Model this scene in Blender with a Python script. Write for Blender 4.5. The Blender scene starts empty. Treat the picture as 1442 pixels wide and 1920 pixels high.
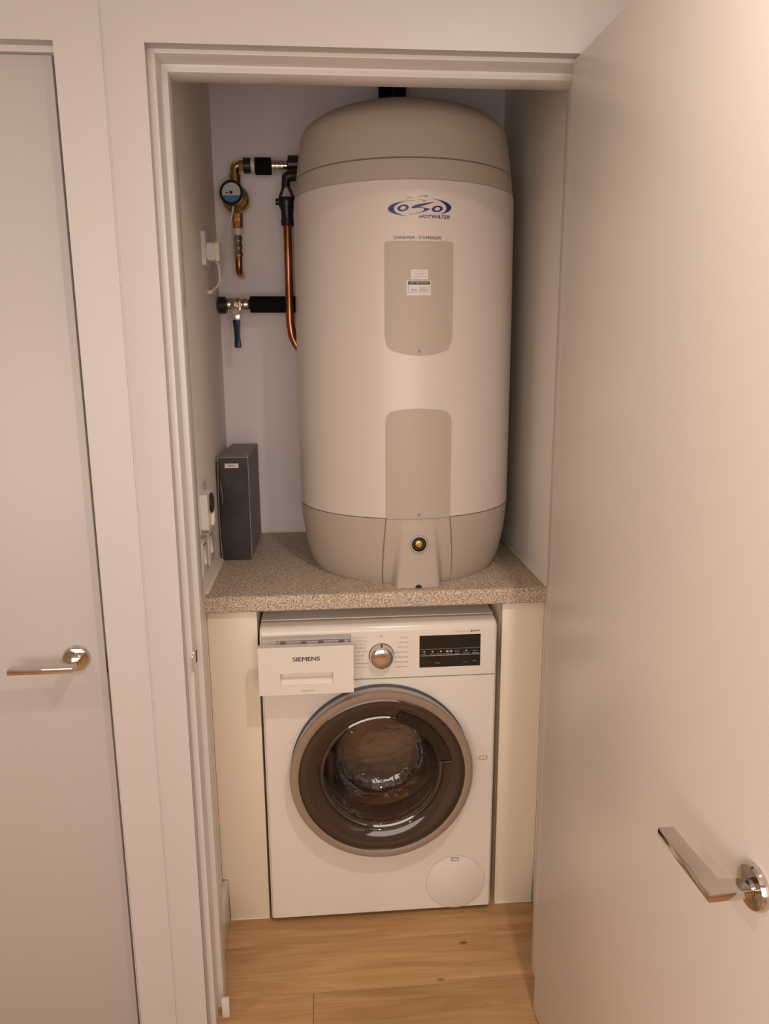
import bpy, bmesh, math, random
from mathutils import Vector, Matrix
random.seed(7)
PI = math.pi
S = bpy.context.scene
C = S.collection

# ------------------------------------------------------------------ camera
def look(pitch, yaw, roll):
    fwd = Vector((math.sin(yaw)*math.cos(pitch), math.cos(yaw)*math.cos(pitch), -math.sin(pitch)))
    r0 = Vector((math.cos(yaw), -math.sin(yaw), 0)); u0 = r0.cross(fwd)
    r = math.cos(roll)*r0 + math.sin(roll)*u0
    u = -math.sin(roll)*r0 + math.cos(roll)*u0
    return Matrix((r, u, -fwd)).transposed()
cam = bpy.data.objects.new('camera', bpy.data.cameras.new('camera')); C.objects.link(cam)
cam.matrix_world = Matrix.Translation((0.3008, -1.4242, 1.5054)) @ look(0.2100, 0.0796, -0.0062).to_4x4()
cam.data.sensor_fit = 'VERTICAL'; cam.data.sensor_height = 24.0
cam.data.lens = 24.0*1398.37/1920; cam.data.clip_start = 0.02
S.camera = cam

# ------------------------------------------------------------------ world, lights, exposure
w = bpy.data.worlds.new('world'); S.world = w; w.use_nodes = True
w.node_tree.nodes['Background'].inputs[0].default_value = (1, .9, .8, 1)
w.node_tree.nodes['Background'].inputs[1].default_value = 0.02
S.view_settings.view_transform = 'Standard'; S.view_settings.look = 'None'
S.view_settings.gamma = 1.0; S.view_settings.use_curve_mapping = False
S.view_settings.exposure = 0.0
WARM = (1.0, 0.845, 0.745)
def downlight(x, y, z, power, size=.085, spread=150):
    l = bpy.data.lights.new('downlight', 'AREA'); l.shape = 'DISK'; l.size = size
    l.energy = power; l.color = WARM; l.spread = math.radians(spread)
    o = bpy.data.objects.new('downlight', l); C.objects.link(o); o.location = (x, y, z)
    return o
CEIL = 2.42
downlight(0.72, -0.93, CEIL-.012, 9.5)
downlight(-1.15, -0.93, CEIL-.012, 6.5)
downlight(2.45, -0.93, CEIL-.012, 4)
# broad soft fill light, added in front of the solid wall opposite the cupboard
l = bpy.data.lights.new('soft_fill_light', 'AREA'); l.shape = 'RECTANGLE'; l.size = 2.1; l.size_y = 1.3
l.energy = 34; l.color = WARM
o = bpy.data.objects.new('soft_fill_light', l); C.objects.link(o); o.location = (.0, -2.47, 1.36); o.rotation_euler = (math.radians(90), 0, 0)

# ------------------------------------------------------------------ helpers
def root_world(p):
    while p is not None and p.parent is not None: p = p.parent
    return p
def finish(name, bm, mat, parent=None, smooth=None, local=False):
    """link a bmesh as one object. Coordinates are world ones unless local=True
    (then they are in the frame of the top-level parent)."""
    me = bpy.data.meshes.new(name)
    bmesh.ops.recalc_face_normals(bm, faces=bm.faces)
    if parent is not None and not local:
        rt = root_world(parent); inv = rt.matrix_basis.inverted()
        bmesh.ops.transform(bm, matrix=inv, verts=bm.verts)
    bm.to_mesh(me); bm.free()
    if smooth is not None:
        for p in me.polygons: p.use_smooth = True
        me.set_sharp_from_angle(angle=math.radians(smooth))
    mats = mat if isinstance(mat, (list, tuple)) else [mat]
    for m in mats: me.materials.append(m)
    o = bpy.data.objects.new(name, me); C.objects.link(o)
    if parent is not None: o.parent = parent
    return o
def thing(name, loc, label, cat, group=None, rz=0):
    o = bpy.data.objects.new(name, None); C.objects.link(o)
    o.location = loc; o.rotation_euler = (0, 0, rz); o.empty_display_size = .05
    o['label'] = label; o['category'] = cat
    if group: o['group'] = group
    return o
def tag(o, label, cat, group=None):
    o['label'] = label; o['category'] = cat
    if group: o['group'] = group
    return o
def struct(o, label=None):
    o['kind'] = 'structure'
    if label: o['label'] = label
    return o
def add_box(bm, x0, x1, y0, y1, z0, z1, bev=0, seg=2, xe=None):
    """axis box; xe=(dx_front_edges..) unused"""
    vs = [bm.verts.new((x, y, z)) for x in (x0, x1) for y in (y0, y1) for z in (z0, z1)]
    fs = []
    for q in ((0,1,3,2), (4,6,7,5), (0,4,5,1), (2,3,7,6), (0,2,6,4), (1,5,7,3)):
        fs.append(bm.faces.new([vs[i] for i in q]))
    if bev:
        es = {e for f in fs for e in f.edges}
        bmesh.ops.bevel(bm, geom=list(es), offset=bev, segments=seg, profile=.5, affect='EDGES')
    return bm
def box(name, x0, x1, y0, y1, z0, z1, mat, parent=None, bev=0, seg=2, local=False):
    bm = bmesh.new(); add_box(bm, x0, x1, y0, y1, z0, z1, bev, seg)
    return finish(name, bm, mat, parent, 35 if bev else None, local)
def add_lathe(bm, prof, M=Matrix(), n=48, closed=False):
    """prof: (r, h) about local Z of M"""
    rings = []
    for r, h in prof:
        if r < 1e-6: rings.append([bm.verts.new(M @ Vector((0, 0, h)))])
        else: rings.append([bm.verts.new(M @ Vector((r*math.cos(2*PI*k/n), r*math.sin(2*PI*k/n), h))) for k in range(n)])
    pairs = list(zip(rings, rings[1:]))
    if closed: pairs.append((rings[-1], rings[0]))
    for a, b in pairs:
        for k in range(n):
            k2 = (k+1) % n
            if len(a) == 1 and len(b) == 1: continue
            if len(a) == 1: bm.faces.new((a[0], b[k2], b[k]))
            elif len(b) == 1: bm.faces.new((a[k], a[k2], b[0]))
            else: bm.faces.new((a[k], a[k2], b[k2], b[k]))
    return bm
def axis(p, d):
    """matrix with local Z along d at p"""
    d = Vector(d).normalized()
    return Matrix.Translation(p) @ d.to_track_quat('Z', 'Y').to_matrix().to_4x4()
def lathe(name, prof, p, d, mat, parent=None, n=48, smooth=35, closed=False, local=False):
    bm = bmesh.new(); add_lathe(bm, prof, axis(p, d), n, closed)
    return finish(name, bm, mat, parent, smooth, local)
def cyl_prof(r, h0, h1, b=.001):
    return [(0, h0), (r-b, h0), (r, h0+b), (r, h1-b), (r-b, h1), (0, h1)]
def add_tube(bm, pts, r, n=16, caps=True):
    pts = [Vector(p) for p in pts]
    t = (pts[1]-pts[0]).normalized()
    up = Vector((0, 0, 1)) if abs(t.z) < .9 else Vector((1, 0, 0))
    u = t.cross(up).normalized(); prev = t; rings = []
    for i, p in enumerate(pts):
        if i == 0: t = (pts[1]-p).normalized()
        elif i == len(pts)-1: t = (p-pts[i-1]).normalized()
        else: t = ((pts[i+1]-p).normalized() + (p-pts[i-1]).normalized()).normalized()
        u = (u - t*u.dot(t)).normalized(); v = t.cross(u)
        rr = r[i] if isinstance(r, (list, tuple)) else r
        rings.append([bm.verts.new(p + rr*(math.cos(2*PI*k/n)*u + math.sin(2*PI*k/n)*v)) for k in range(n)])
    for a, b in zip(rings, rings[1:]):
        for k in range(n): bm.faces.new((a[k], a[(k+1)%n], b[(k+1)%n], b[k]))
    if caps:
        bm.faces.new(rings[0][::-1]); bm.faces.new(rings[-1])
    return bm
def tube(name, pts, r, mat, parent=None, n=16, local=False):
    bm = bmesh.new(); add_tube(bm, pts, r, n)
    return finish(name, bm, mat, parent, 50, local)
def curve_pts(ctrl, n=10):
    """Catmull-Rom through the control points"""
    P = [Vector(p) for p in ctrl]; P = [2*P[0]-P[1]] + P + [2*P[-1]-P[-2]]; out = []
    for i in range(1, len(P)-2):
        for k in range(n):
            t = k/n; a, b, c, d = P[i-1:i+3]
            out.append(.5*((2*b) + (c-a)*t + (2*a-5*b+4*c-d)*t*t + (3*b-a-3*c+d)*t**3))
    return out + [P[-2]]
def add_prism(bm, poly, fn, d0, d1):
    """poly: 2-D outline; fn(u, v, d) -> 3-D; solid between depths d0 and d1"""
    a = [bm.verts.new(fn(u, v, d0)) for u, v in poly]; b = [bm.verts.new(fn(u, v, d1)) for u, v in poly]
    n = len(poly); fs = [bm.faces.new(a[::-1]), bm.faces.new(b)]
    for k in range(n): fs.append(bm.faces.new((a[k], a[(k+1)%n], b[(k+1)%n], b[k])))
    return fs
def prism(name, poly, fn, d0, d1, mat, parent=None, bev=0, smooth=35, local=False):
    bm = bmesh.new(); fs = add_prism(bm, poly, fn, d0, d1)
    if bev: bmesh.ops.bevel(bm, geom=list({e for f in fs for e in f.edges}), offset=bev, segments=2, profile=.5, affect='EDGES')
    return finish(name, bm, mat, parent, smooth, local)
XZ = lambda y: (lambda u, v, d: Vector((u, d, v)))
def fxz(u, v, d): return Vector((u, d, v))
def fyz(u, v, d): return Vector((d, u, v))
def fxy(u, v, d): return Vector((u, v, d))
def rrect(x0, x1, z0, z1, r, n=5):
    pts = []
    for cx, cz, a0 in ((x1-r, z1-r, 0), (x0+r, z1-r, 90), (x0+r, z0+r, 180), (x1-r, z0+r, 270)):
        for k in range(n+1):
            a = math.radians(a0 + 90*k/n); pts.append((cx+r*math.cos(a), cz+r*math.sin(a)))
    return pts
def text_geo(s, bold=0.0, shear=0.0):
    cu = bpy.data.curves.new('t', 'FONT'); cu.body = s; cu.size = 1; cu.offset = bold; cu.shear = shear
    cu.resolution_u = 3
    o = bpy.data.objects.new('t', cu); C.objects.link(o)
    me = bpy.data.meshes.new_from_object(o.evaluated_get(bpy.context.evaluated_depsgraph_get()))
    V = [(v.co.x, v.co.y) for v in me.vertices]; F = [tuple(p.vertices) for p in me.polygons]
    bpy.data.objects.remove(o); bpy.data.curves.remove(cu); bpy.data.meshes.remove(me)
    return V, F
def add_text(bm, s, u0, u1, v0, v1, fn, bold=0.0, shear=0.0):
    """text stretched into the rectangle u0..u1, v0..v1 and mapped by fn(u, v)"""
    V, F = text_geo(s, bold, shear)
    xs = [v[0] for v in V]; ys = [v[1] for v in V]
    mx, Mx, my, My = min(xs), max(xs), min(ys), max(ys)
    vs = [bm.verts.new(fn(u0+(x-mx)/(Mx-mx)*(u1-u0), v0+(y-my)/(My-my)*(v1-v0))) for x, y in V]
    for f in F:
        try: bm.faces.new([vs[i] for i in f])
        except ValueError: pass
def add_poly(bm, pts, fn):
    return bm.faces.new([bm.verts.new(fn(u, v)) for u, v in pts])

# ------------------------------------------------------------------ materials
def principled(name, col, rough=.5, metal=0.0, spec=.5, **kw):
    m = bpy.data.materials.new(name); m.use_nodes = True
    b = m.node_tree.nodes['Principled BSDF']
    b.inputs['Base Color'].default_value = (*col, 1); b.inputs['Roughness'].default_value = rough
    b.inputs['Metallic'].default_value = metal; b.inputs['Specular IOR Level'].default_value = spec
    for k, v in kw.items(): b.inputs[k.replace('_', ' ')].default_value = v
    return m
def nd(m, t, **kw):
    n = m.node_tree.nodes.new(t)
    for k, v in kw.items():
        if k in n.inputs.keys(): n.inputs[k].default_value = v
        else: setattr(n, k, v)
    return n
def bump(m, scale, strength, dist=.001, detail=3):
    L = m.node_tree.links
    tc = nd(m, 'ShaderNodeTexCoord'); no = nd(m, 'ShaderNodeTexNoise'); no.inputs['Scale'].default_value = scale
    no.inputs['Detail'].default_value = detail
    b = nd(m, 'ShaderNodeBump'); b.inputs['Strength'].default_value = strength; b.inputs['Distance'].default_value = dist
    L.new(tc.outputs['Object'], no.inputs['Vector']); L.new(no.outputs['Fac'], b.inputs['Height'])
    L.new(b.outputs['Normal'], m.node_tree.nodes['Principled BSDF'].inputs['Normal'])
    return m
def mottled(m, c1, c2, scale, stretch=(1, 1, 1), detail=4):
    L = m.node_tree.links
    tc = nd(m, 'ShaderNodeTexCoord'); mp = nd(m, 'ShaderNodeMapping'); mp.inputs['Scale'].default_value = stretch
    no = nd(m, 'ShaderNodeTexNoise'); no.inputs['Scale'].default_value = scale; no.inputs['Detail'].default_value = detail
    cr = nd(m, 'ShaderNodeValToRGB'); cr.color_ramp.elements[0].color = (*c1, 1); cr.color_ramp.elements[1].color = (*c2, 1)
    cr.color_ramp.elements[0].position = .35; cr.color_ramp.elements[1].position = .65
    L.new(tc.outputs['Object'], mp.inputs['Vector']); L.new(mp.outputs['Vector'], no.inputs['Vector'])
    L.new(no.outputs['Fac'], cr.inputs['Fac']); L.new(cr.outputs['Color'], m.node_tree.nodes['Principled BSDF'].inputs['Base Color'])
    return m
hall_paint = bump(principled('hall_paint', (.82, .80, .78), .6, spec=.2), 260, .06, .0006)
paint = bump(principled('wall_paint', (.565, .54, .53), .42, spec=.35), 260, .06, .0006)
trim_paint = bump(principled('gloss_trim_paint', (.66, .635, .61), .25, spec=.45), 220, .05, .0005)
door_paint = bump(principled('door_paint', (.76, .715, .66), .30, spec=.40), 420, .12, .0006)
closet_paint = bump(principled('closet_emulsion', (.90, .865, .89), .75, spec=.2), 300, .05, .0006)
closet_side = bump(principled('closet_side_emulsion', (.88, .83, .77), .75, spec=.2), 300, .05, .0006)
dimmed_door_paint = bump(principled('door_paint_dimmed', (.495, .468, .455), .36, spec=.35), 300, .06, .0006)  # darker copy of the door paint; its colour offsets strong light on this door
cream = principled('cream_panel', (.84, .76, .62), .32, spec=.4)
seal = principled('sealant', (.80, .74, .62), .35)
white_app = principled('white_enamel', (.79, .74, .675), .22, spec=.5)
white_pl = principled('white_plastic', (.76, .73, .70), .3)
grey_pl = principled('pale_grey_plastic', (.62, .59, .62), .35)
dark_gap = principled('dark_rubber', (.015, .014, .013), .6)
black_pl = principled('black_plastic', (.012, .012, .013), .35)
foam = bump(principled('black_foam', (.008, .008, .009), .9, spec=.15), 500, .2)
chrome = principled('chrome', (.64, .59, .54), .07, 1.0)
satin = bump(principled('satin_nickel', (.74, .70, .66), .22, 1.0), 300, .03)
brass = mottled(principled('brass', (.5, .33, .12), .3, 1.0), (.34, .19, .07), (.60, .40, .15), 60)
copper = mottled(principled('copper', (.6, .25, .1), .28, 1.0), (.36, .13, .05), (.70, .31, .15), 35, (1, 1, .35))
fitting = mottled(principled('old_chrome_fitting', (.6, .55, .5), .25, 1.0), (.42, .36, .30), (.72, .68, .62), 70)
blue_pl = principled('blue_vinyl', (.012, .018, .085), .35)
tank_white = principled('tank_jacket', (.65, .585, .54), .30, spec=.45)
tank_beige = principled('tank_plastic', (.47, .405, .345), .42, spec=.35)
tank_plate = principled('tank_cover_plate', (.465, .40, .335), .42, spec=.35)
logo_blue = principled('logo_blue', (.016, .022, .13), .4)
logo_grey = principled('logo_grey', (.20, .17, .16), .5)
ink = principled('black_ink', (.018, .016, .016), .5)
grey_ink = principled('grey_ink', (.26, .235, .225), .5)
blue_ink = principled('blue_ink', (.36, .40, .50), .5)
sticker = principled('sticker_paper', (.70, .66, .66), .5)
spine = mottled(principled('charcoal_board', (.045, .04, .038), .6, spec=.3), (.038, .034, .033), (.062, .055, .052), 14)
boxside = principled('grey_brown_board', (.30, .255, .25), .65, spec=.3)
ring_metal = principled('door_ring_grey', (.42, .38, .345), .28, .75)
steel = principled('drum_steel', (.40, .34, .29), .30, 1.0)
gasket = principled('grey_gasket', (.22, .20, .19), .5)
screen = principled('display_glass', (.008, .007, .007), .06, spec=.6)
bronze = principled('bronze_plate', (.10, .055, .03), .4, .8)
dial_white = principled('dial_white', (.62, .62, .64), .3)
dial_blue = principled('dial_blue', (.09, .25, .45), .3)
def glassy(name, tint, rough, lo, hi, scale, strength):
    m = bpy.data.materials.new(name); m.use_nodes = True; N = m.node_tree.nodes; L = m.node_tree.links; N.clear()
    out = N.new('ShaderNodeOutputMaterial'); mix = N.new('ShaderNodeMixShader'); tr = N.new('ShaderNodeBsdfTransparent')
    gl = N.new('ShaderNodeBsdfGlossy'); lw = N.new('ShaderNodeLayerWeight'); lw.inputs['Blend'].default_value = .35
    mr = N.new('ShaderNodeMapRange'); mr.inputs[3].default_value = lo; mr.inputs[4].default_value = hi
    tr.inputs['Color'].default_value = (*tint, 1); gl.inputs['Roughness'].default_value = rough
    tc = N.new('ShaderNodeTexCoord'); no = N.new('ShaderNodeTexNoise'); no.inputs['Scale'].default_value = scale; bp = N.new('ShaderNodeBump')
    no.inputs['Distortion'].default_value = 1.5
    bp.inputs['Strength'].default_value = strength; bp.inputs['Distance'].default_value = .02
    L.new(tc.outputs['Object'], no.inputs['Vector'])
    L.new(no.outputs['Fac'], bp.inputs['Height']); L.new(bp.outputs['Normal'], gl.inputs['Normal'])
    L.new(lw.outputs['Facing'], mr.inputs[0]); L.new(mr.outputs[0], mix.inputs[0])
    L.new(tr.outputs[0], mix.inputs[1]); L.new(gl.outputs[0], mix.inputs[2])
    L.new(mix.outputs[0], out.inputs[0]); return m
bowl_glass = glassy('bowl_glass', (.66, .53, .43), .03, .12, .50, 13, .30)
lip_glass = glassy('lip_glass', (.6, .5, .42), .05, .15, .6, 10, .05)
smoked = principled('smoked_cover', (.040, .025, .016), .05, spec=.75)

def laminate():
    m = principled('speckled_laminate', (.5, .4, .3), .45, spec=.3); L = m.node_tree.links
    tc = nd(m, 'ShaderNodeTexCoord'); b = m.node_tree.nodes['Principled BSDF']
    n1 = nd(m, 'ShaderNodeTexNoise'); n1.inputs['Scale'].default_value = 210; n1.inputs['Detail'].default_value = 2
    r1 = nd(m, 'ShaderNodeValToRGB'); e = r1.color_ramp.elements
    e[0].position = .40; e[0].color = (.40, .31, .235, 1); e[1].position = .58; e[1].color = (.66, .55, .43, 1)
    n2 = nd(m, 'ShaderNodeTexNoise'); n2.inputs['Scale'].default_value = 330; n2.inputs['Detail'].default_value = 1
    r2 = nd(m, 'ShaderNodeValToRGB'); r2.color_ramp.elements[0].position = .58; r2.color_ramp.elements[1].position = .63
    mx = nd(m, 'ShaderNodeMix'); mx.data_type = 'RGBA'; mx.inputs[7].default_value = (.16, .11, .085, 1)
    n3 = nd(m, 'ShaderNodeTexNoise'); n3.inputs['Scale'].default_value = 260; n3.inputs['Detail'].default_value = 1
    r3 = nd(m, 'ShaderNodeValToRGB'); r3.color_ramp.elements[0].position = .64; r3.color_ramp.elements[1].position = .70
    mx2 = nd(m, 'ShaderNodeMix'); mx2.data_type = 'RGBA'; mx2.inputs[7].default_value = (.74, .66, .55, 1)
    for n in (n1, n2, n3): L.new(tc.outputs['Object'], n.inputs['Vector'])
    L.new(n1.outputs['Fac'], r1.inputs['Fac']); L.new(n2.outputs['Fac'], r2.inputs['Fac']); L.new(n3.outputs['Fac'], r3.inputs['Fac'])
    L.new(r2.outputs['Color'], mx.inputs[0]); L.new(r1.outputs['Color'], mx.inputs[6])
    L.new(r3.outputs['Color'], mx2.inputs[0]); L.new(mx.outputs[2], mx2.inputs[6]); L.new(mx2.outputs[2], b.inputs['Base Color'])
    return m
laminate_m = laminate()

def oak():
    m = principled('oak_plank', (.4, .25, .13), .42, spec=.35); L = m.node_tree.links
    b = m.node_tree.nodes['Principled BSDF']; tc = nd(m, 'ShaderNodeTexCoord'); oi = nd(m, 'ShaderNodeObjectInfo')
    off = nd(m, 'ShaderNodeVectorMath'); off.operation = 'SCALE'; off.inputs[0].default_value = (3.1, 7.7, 0)
    L.new(oi.outputs['Random'], off.inputs['Scale'])
    ad = nd(m, 'ShaderNodeVectorMath'); ad.operation = 'ADD'
    L.new(tc.outputs['Object'], ad.inputs[0]); L.new(off.outputs[0], ad.inputs[1])
    mp = nd(m, 'ShaderNodeMapping'); mp.inputs['Scale'].default_value = (.9, 6.5, 1); L.new(ad.outputs[0], mp.inputs['Vector'])
    n1 = nd(m, 'ShaderNodeTexNoise'); n1.inputs['Scale'].default_value = 3.2; n1.inputs['Detail'].default_value = 6; n1.inputs['Distortion'].default_value = 1.2
    L.new(mp.outputs[0], n1.inputs['Vector'])
    r1 = nd(m, 'ShaderNodeValToRGB'); e = r1.color_ramp.elements
    e[0].position = .26; e[0].color = (.40, .215, .088, 1); e[1].position = .74; e[1].color = (.61, .385, .185, 1)
    L.new(n1.outputs['Fac'], r1.inputs['Fac'])
    mp2 = nd(m, 'ShaderNodeMapping'); mp2.inputs['Scale'].default_value = (1.6, 80, 1); L.new(ad.outputs[0], mp2.inputs['Vector'])
    n2 = nd(m, 'ShaderNodeTexNoise'); n2.inputs['Scale'].default_value = 3; n2.inputs['Detail'].default_value = 3
    L.new(mp2.outputs[0], n2.inputs['Vector'])
    r2 = nd(m, 'ShaderNodeValToRGB'); e = r2.color_ramp.elements
    e[0].position = .34; e[0].color = (.88, .86, .83, 1); e[1].position = .60; e[1].color = (1, 1, 1, 1)
    L.new(n2.outputs['Fac'], r2.inputs['Fac'])
    mu = nd(m, 'ShaderNodeMix'); mu.data_type = 'RGBA'; mu.blend_type = 'MULTIPLY'; mu.inputs[0].default_value = 1
    L.new(r1.outputs[0], mu.inputs[6]); L.new(r2.outputs[0], mu.inputs[7])
    # knots
    mp3 = nd(m, 'ShaderNodeMapping'); mp3.inputs['Scale'].default_value = (5.0, 9.0, 1); L.new(ad.outputs[0], mp3.inputs['Vector'])
    vo = nd(m, 'ShaderNodeTexVoronoi'); vo.inputs['Scale'].default_value = 1.15; L.new(mp3.outputs[0], vo.inputs['Vector'])
    r3 = nd(m, 'ShaderNodeValToRGB'); e = r3.color_ramp.elements
    e[0].position = .02; e[0].color = (.16, .10, .07, 1); e[1].position = .085; e[1].color = (1, 1, 1, 1)
    L.new(vo.outputs['Distance'], r3.inputs['Fac'])
    mu2 = nd(m, 'ShaderNodeMix'); mu2.data_type = 'RGBA'; mu2.blend_type = 'MULTIPLY'; mu2.inputs[0].default_value = .85
    L.new(mu.outputs[2], mu2.inputs[6]); L.new(r3.outputs[0], mu2.inputs[7])
    # plank tone
    hs = nd(m, 'ShaderNodeHueSaturation'); ma = nd(m, 'ShaderNodeMapRange'); ma.inputs[3].default_value = .92; ma.inputs[4].default_value = 1.06
    L.new(oi.outputs['Random'], ma.inputs[0]); L.new(ma.outputs[0], hs.inputs['Value']); L.new(mu2.outputs[2], hs.inputs['Color'])
    L.new(hs.outputs[0], b.inputs['Base Color'])
    bp = nd(m, 'ShaderNodeBump'); bp.inputs['Strength'].default_value = .08; bp.inputs['Distance'].default_value = .001
    L.new(n2.outputs['Fac'], bp.inputs['Height']); L.new(bp.outputs[0], b.inputs['Normal'])
    return m
oak_m = oak()

# ------------------------------------------------------------------ the setting
W, YC, ZC, YB, TOP = .853, .337, .9244, 1.005, 2.32
floor = struct(box('floor', -2.4, 3.0, -2.5, 1.06, -.06, -.006, principled('subfloor', (.08, .05, .03), .9)), 'oak plank floor of hall and cupboard')
# planks, laid along x (joints recessed); the ones in view are 155 mm wide
PW = .155
for j in range(-17, 7):
    y0 = .100 + j*PW - PW; y1 = y0 + PW
    if y1 > 1.05: y1 = 1.05
    xs = {0: [-.98, .2445, 1.46, 2.6], 1: [-.45, .93, 2.1]}.get(j, [-1.3+.47*(j % 4), -.05+.61*((j+1) % 3)+.9, 2.2])
    xs = [-2.4] + xs + [3.0]
    for a, b_ in zip(xs, xs[1:]):
        if b_ < -1.4 or a > 2.2: continue
        bm = bmesh.new(); add_box(bm, a+.0004, b_-.0004, y0+.0004, y1-.0004, -.006, 0.0)
        top = [e for e in bm.edges if all(v.co.z > -.001 for v in e.verts)]
        bmesh.ops.bevel(bm, geom=top, offset=.0008, segments=1, affect='EDGES')
        finish('plank', bm, oak_m, floor)
ceiling = struct(box('ceiling', -2.4, 3.0, -2.5, .1, CEIL, CEIL+.05, hall_paint), 'white hall ceiling')
struct(box('wall_rear', -2.4, 3.0, -2.55, -2.5, 0, CEIL, hall_paint), 'hall wall behind the viewpoint')
struct(box('wall_hall_left', -2.45, -2.4, -2.5, .1, 0, CEIL, hall_paint), 'far left end wall of hall')
struct(box('wall_hall_right', 3.0, 3.05, -2.5, .1, 0, CEIL, hall_paint), 'far right end wall of hall')
# front wall: flush boards around the two openings, with the fine joint at x=-.063
LD0, LD1 = -.939, -.1360      # left door opening in the boards
OP0, OP1, OPZ = .0105, .805, 2.0225
T = .135
bm = bmesh.new()
def board(pts):
    fs = add_prism(bm, pts, fxz, 0, T)
    return list({e for f in fs for e in f.edges})
es = board([(-2.4, 0), (LD0, 0), (LD0, OPZ), (LD1, OPZ), (LD1, 0), (-.0580, 0), (-.0580, CEIL), (-2.4, CEIL)])
es += board([(-.0550, 0), (OP0, 0), (OP0, OPZ), (OP1, OPZ), (OP1, 0), (3.0, 0), (3.0, CEIL), (-.0550, CEIL)])
sharp = [e for e in es if all(abs(v.co.y) < 1e-6 for v in e.verts)
         and all(v.co.x > -2 and v.co.x < 2 and v.co.z < CEIL-.01 or abs(v.co.x+.0565) < .004 for v in e.verts)
         and (e.verts[0].co - e.verts[1].co).length > .3]
bmesh.ops.bevel(bm, geom=sharp, offset=.0018, segments=2, profile=.5, affect='EDGES')
add_box(bm, -.0582, -.0548, .0022, T, 0, CEIL)
struct(finish('wall_front', bm, paint, None, 30), 'painted hall wall around both doorways')
# cupboard walls
def quad_wall(name, poly, z0, z1, mat, label):
    return struct(prism(name, poly, fxy, z0, z1, mat, None, 0, None), label)
wall_l = quad_wall('wall_left', [(0, T), (0, YC), (-.014, YB+.02), (-.06, YB+.02), (-.06, T)], 0, TOP, closet_side, 'left wall inside the cupboard')
wall_r = quad_wall('wall_right', [(W, T), (W, YC), (.868, YB+.02), (.92, YB+.02), (.92, T)], 0, TOP, closet_side, 'right wall inside the cupboard')
wall_b = quad_wall('wall_back', [(-.06, YB), (.92, YB), (.92, YB+.05), (-.06, YB+.05)], 0, TOP, closet_paint, 'pale back wall of the cupboard')
struct(box('ceiling_cupboard', -.06, .92, T, YB+.05, TOP, TOP+.04, closet_paint), 'ceiling of the cupboard')
# stepped frames, swept round their openings with mitred corners; prof: (left inset, right inset, top inset, y)
def frame(name, x0, x1, zt, prof, label):
    bm = bmesh.new(); rings = []
    for k in range(4):
        ring = []
        for il, ir, it, y in prof:
            x = x0+il if k < 2 else x1-ir
            z = 0 if k in (0, 3) else zt-it
            ring.append(bm.verts.new((x, y, z)))
        rings.append(ring)
    m_ = len(prof); long_ = []
    for a, b_ in zip(rings, rings[1:]):
        for i in range(m_):
            f = bm.faces.new((a[i], a[(i+1) % m_], b_[(i+1) % m_], b_[i]))
            long_ += [e for e in f.edges if {a[i], b_[i]} == set(e.verts) and prof[i][0] > 0]
    bm.faces.new(rings[0]); bm.faces.new(rings[-1][::-1])
    bmesh.ops.bevel(bm, geom=list(set(long_)), offset=.0018, segments=2, profile=.5, affect='EDGES')
    return struct(finish(name, bm, trim_paint, None, 30), label)
t1 = frame('trim_1', OP0, OP1, OPZ, [(0, 0, 0, .03), (.012, .010, .0070, .03), (.012, .010, .0070, .08), (.0235, .0185, .0195, .08), (.0235, .0185, .0195, T), (0, 0, 0, T)], 'stepped white frame of the cupboard doorway')
t2 = frame('trim_2', LD0, LD1, OPZ, [(0, 0, 0, .03), (.003, .0115, .0100, .03), (.003, .0115, .0100, .08), (.0155, .024, .0225, .08), (.0155, .024, .0225, T), (0, 0, 0, T)], 'white frame of the closed left door')
sp = prism('strike_plate', rrect(.034, .074, .866, .912, .004), fyz, .0216, .0240, satin, t1)
prism('strike_hole', rrect(.055, .068, .877, .903, .002), fyz, .0238, .0243, dark_gap, sp)
prism('strike_lip', rrect(.022, .037, .871, .907, .003), fyz, .0218, .0242, satin, sp)
prism('strike_plate', rrect(.035, .07, .865, .925, .004), fyz, -.1432, -.1424, bronze, t2)
# skirtings in the cupboard
struct(box('baseboard_left', 0, .016, T, .357, 0, .125, trim_paint, None, .002), 'short skirting at left inside the cupboard')
struct(box('baseboard_right', W-.003, W, T, .357, 0, .125, trim_paint, None, .001), 'thin skirting at right inside the cupboard')
struct(box('trim_3', .034, .051, .049, .057, 0, .050, trim_paint, None, .001), 'small block at the foot of the left jamb')

# ---- doors
def handle(parent, fn, name_set=''):
    """fn(s, n, z): s along the leaf from the rose centre towards the lever tip, n out of the leaf, z up"""
    ax = Vector(fn(0, 1, 0)) - Vector(fn(0, 0, 0))
    M = axis(fn(0, 0, 0), ax)
    bm = bmesh.new(); add_lathe(bm, [(0, 0), (.0262, 0), (.0268, .002), (.0262, .007), (.0245, .0095), (.013, .0100), (0, .0100)], M, 48)
    rose = finish('handle_rose', bm, chrome, parent, 40, True)
    bm = bmesh.new(); add_lathe(bm, [(0, .009), (.0098, .009), (.0098, .0125), (0, .0125)], M, 32)
    finish('spindle_collar', bm, chrome, rose, 40, True)
    poly = [(-.0105, .0105), (-.011, .064), (.112, .064), (.112, .043), (.012, .041), (.0105, .0105)]
    bm = bmesh.new()
    fs = add_prism(bm, poly, lambda u, v, d: Vector(fn(u, v, d)), -.0065, .0045)
    bmesh.ops.bevel(bm, geom=list({e for f in fs for e in f.edges}), offset=.0011, segments=2, profile=.5, affect='EDGES')
    finish('lever', bm, chrome, parent, 30, True)
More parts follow.
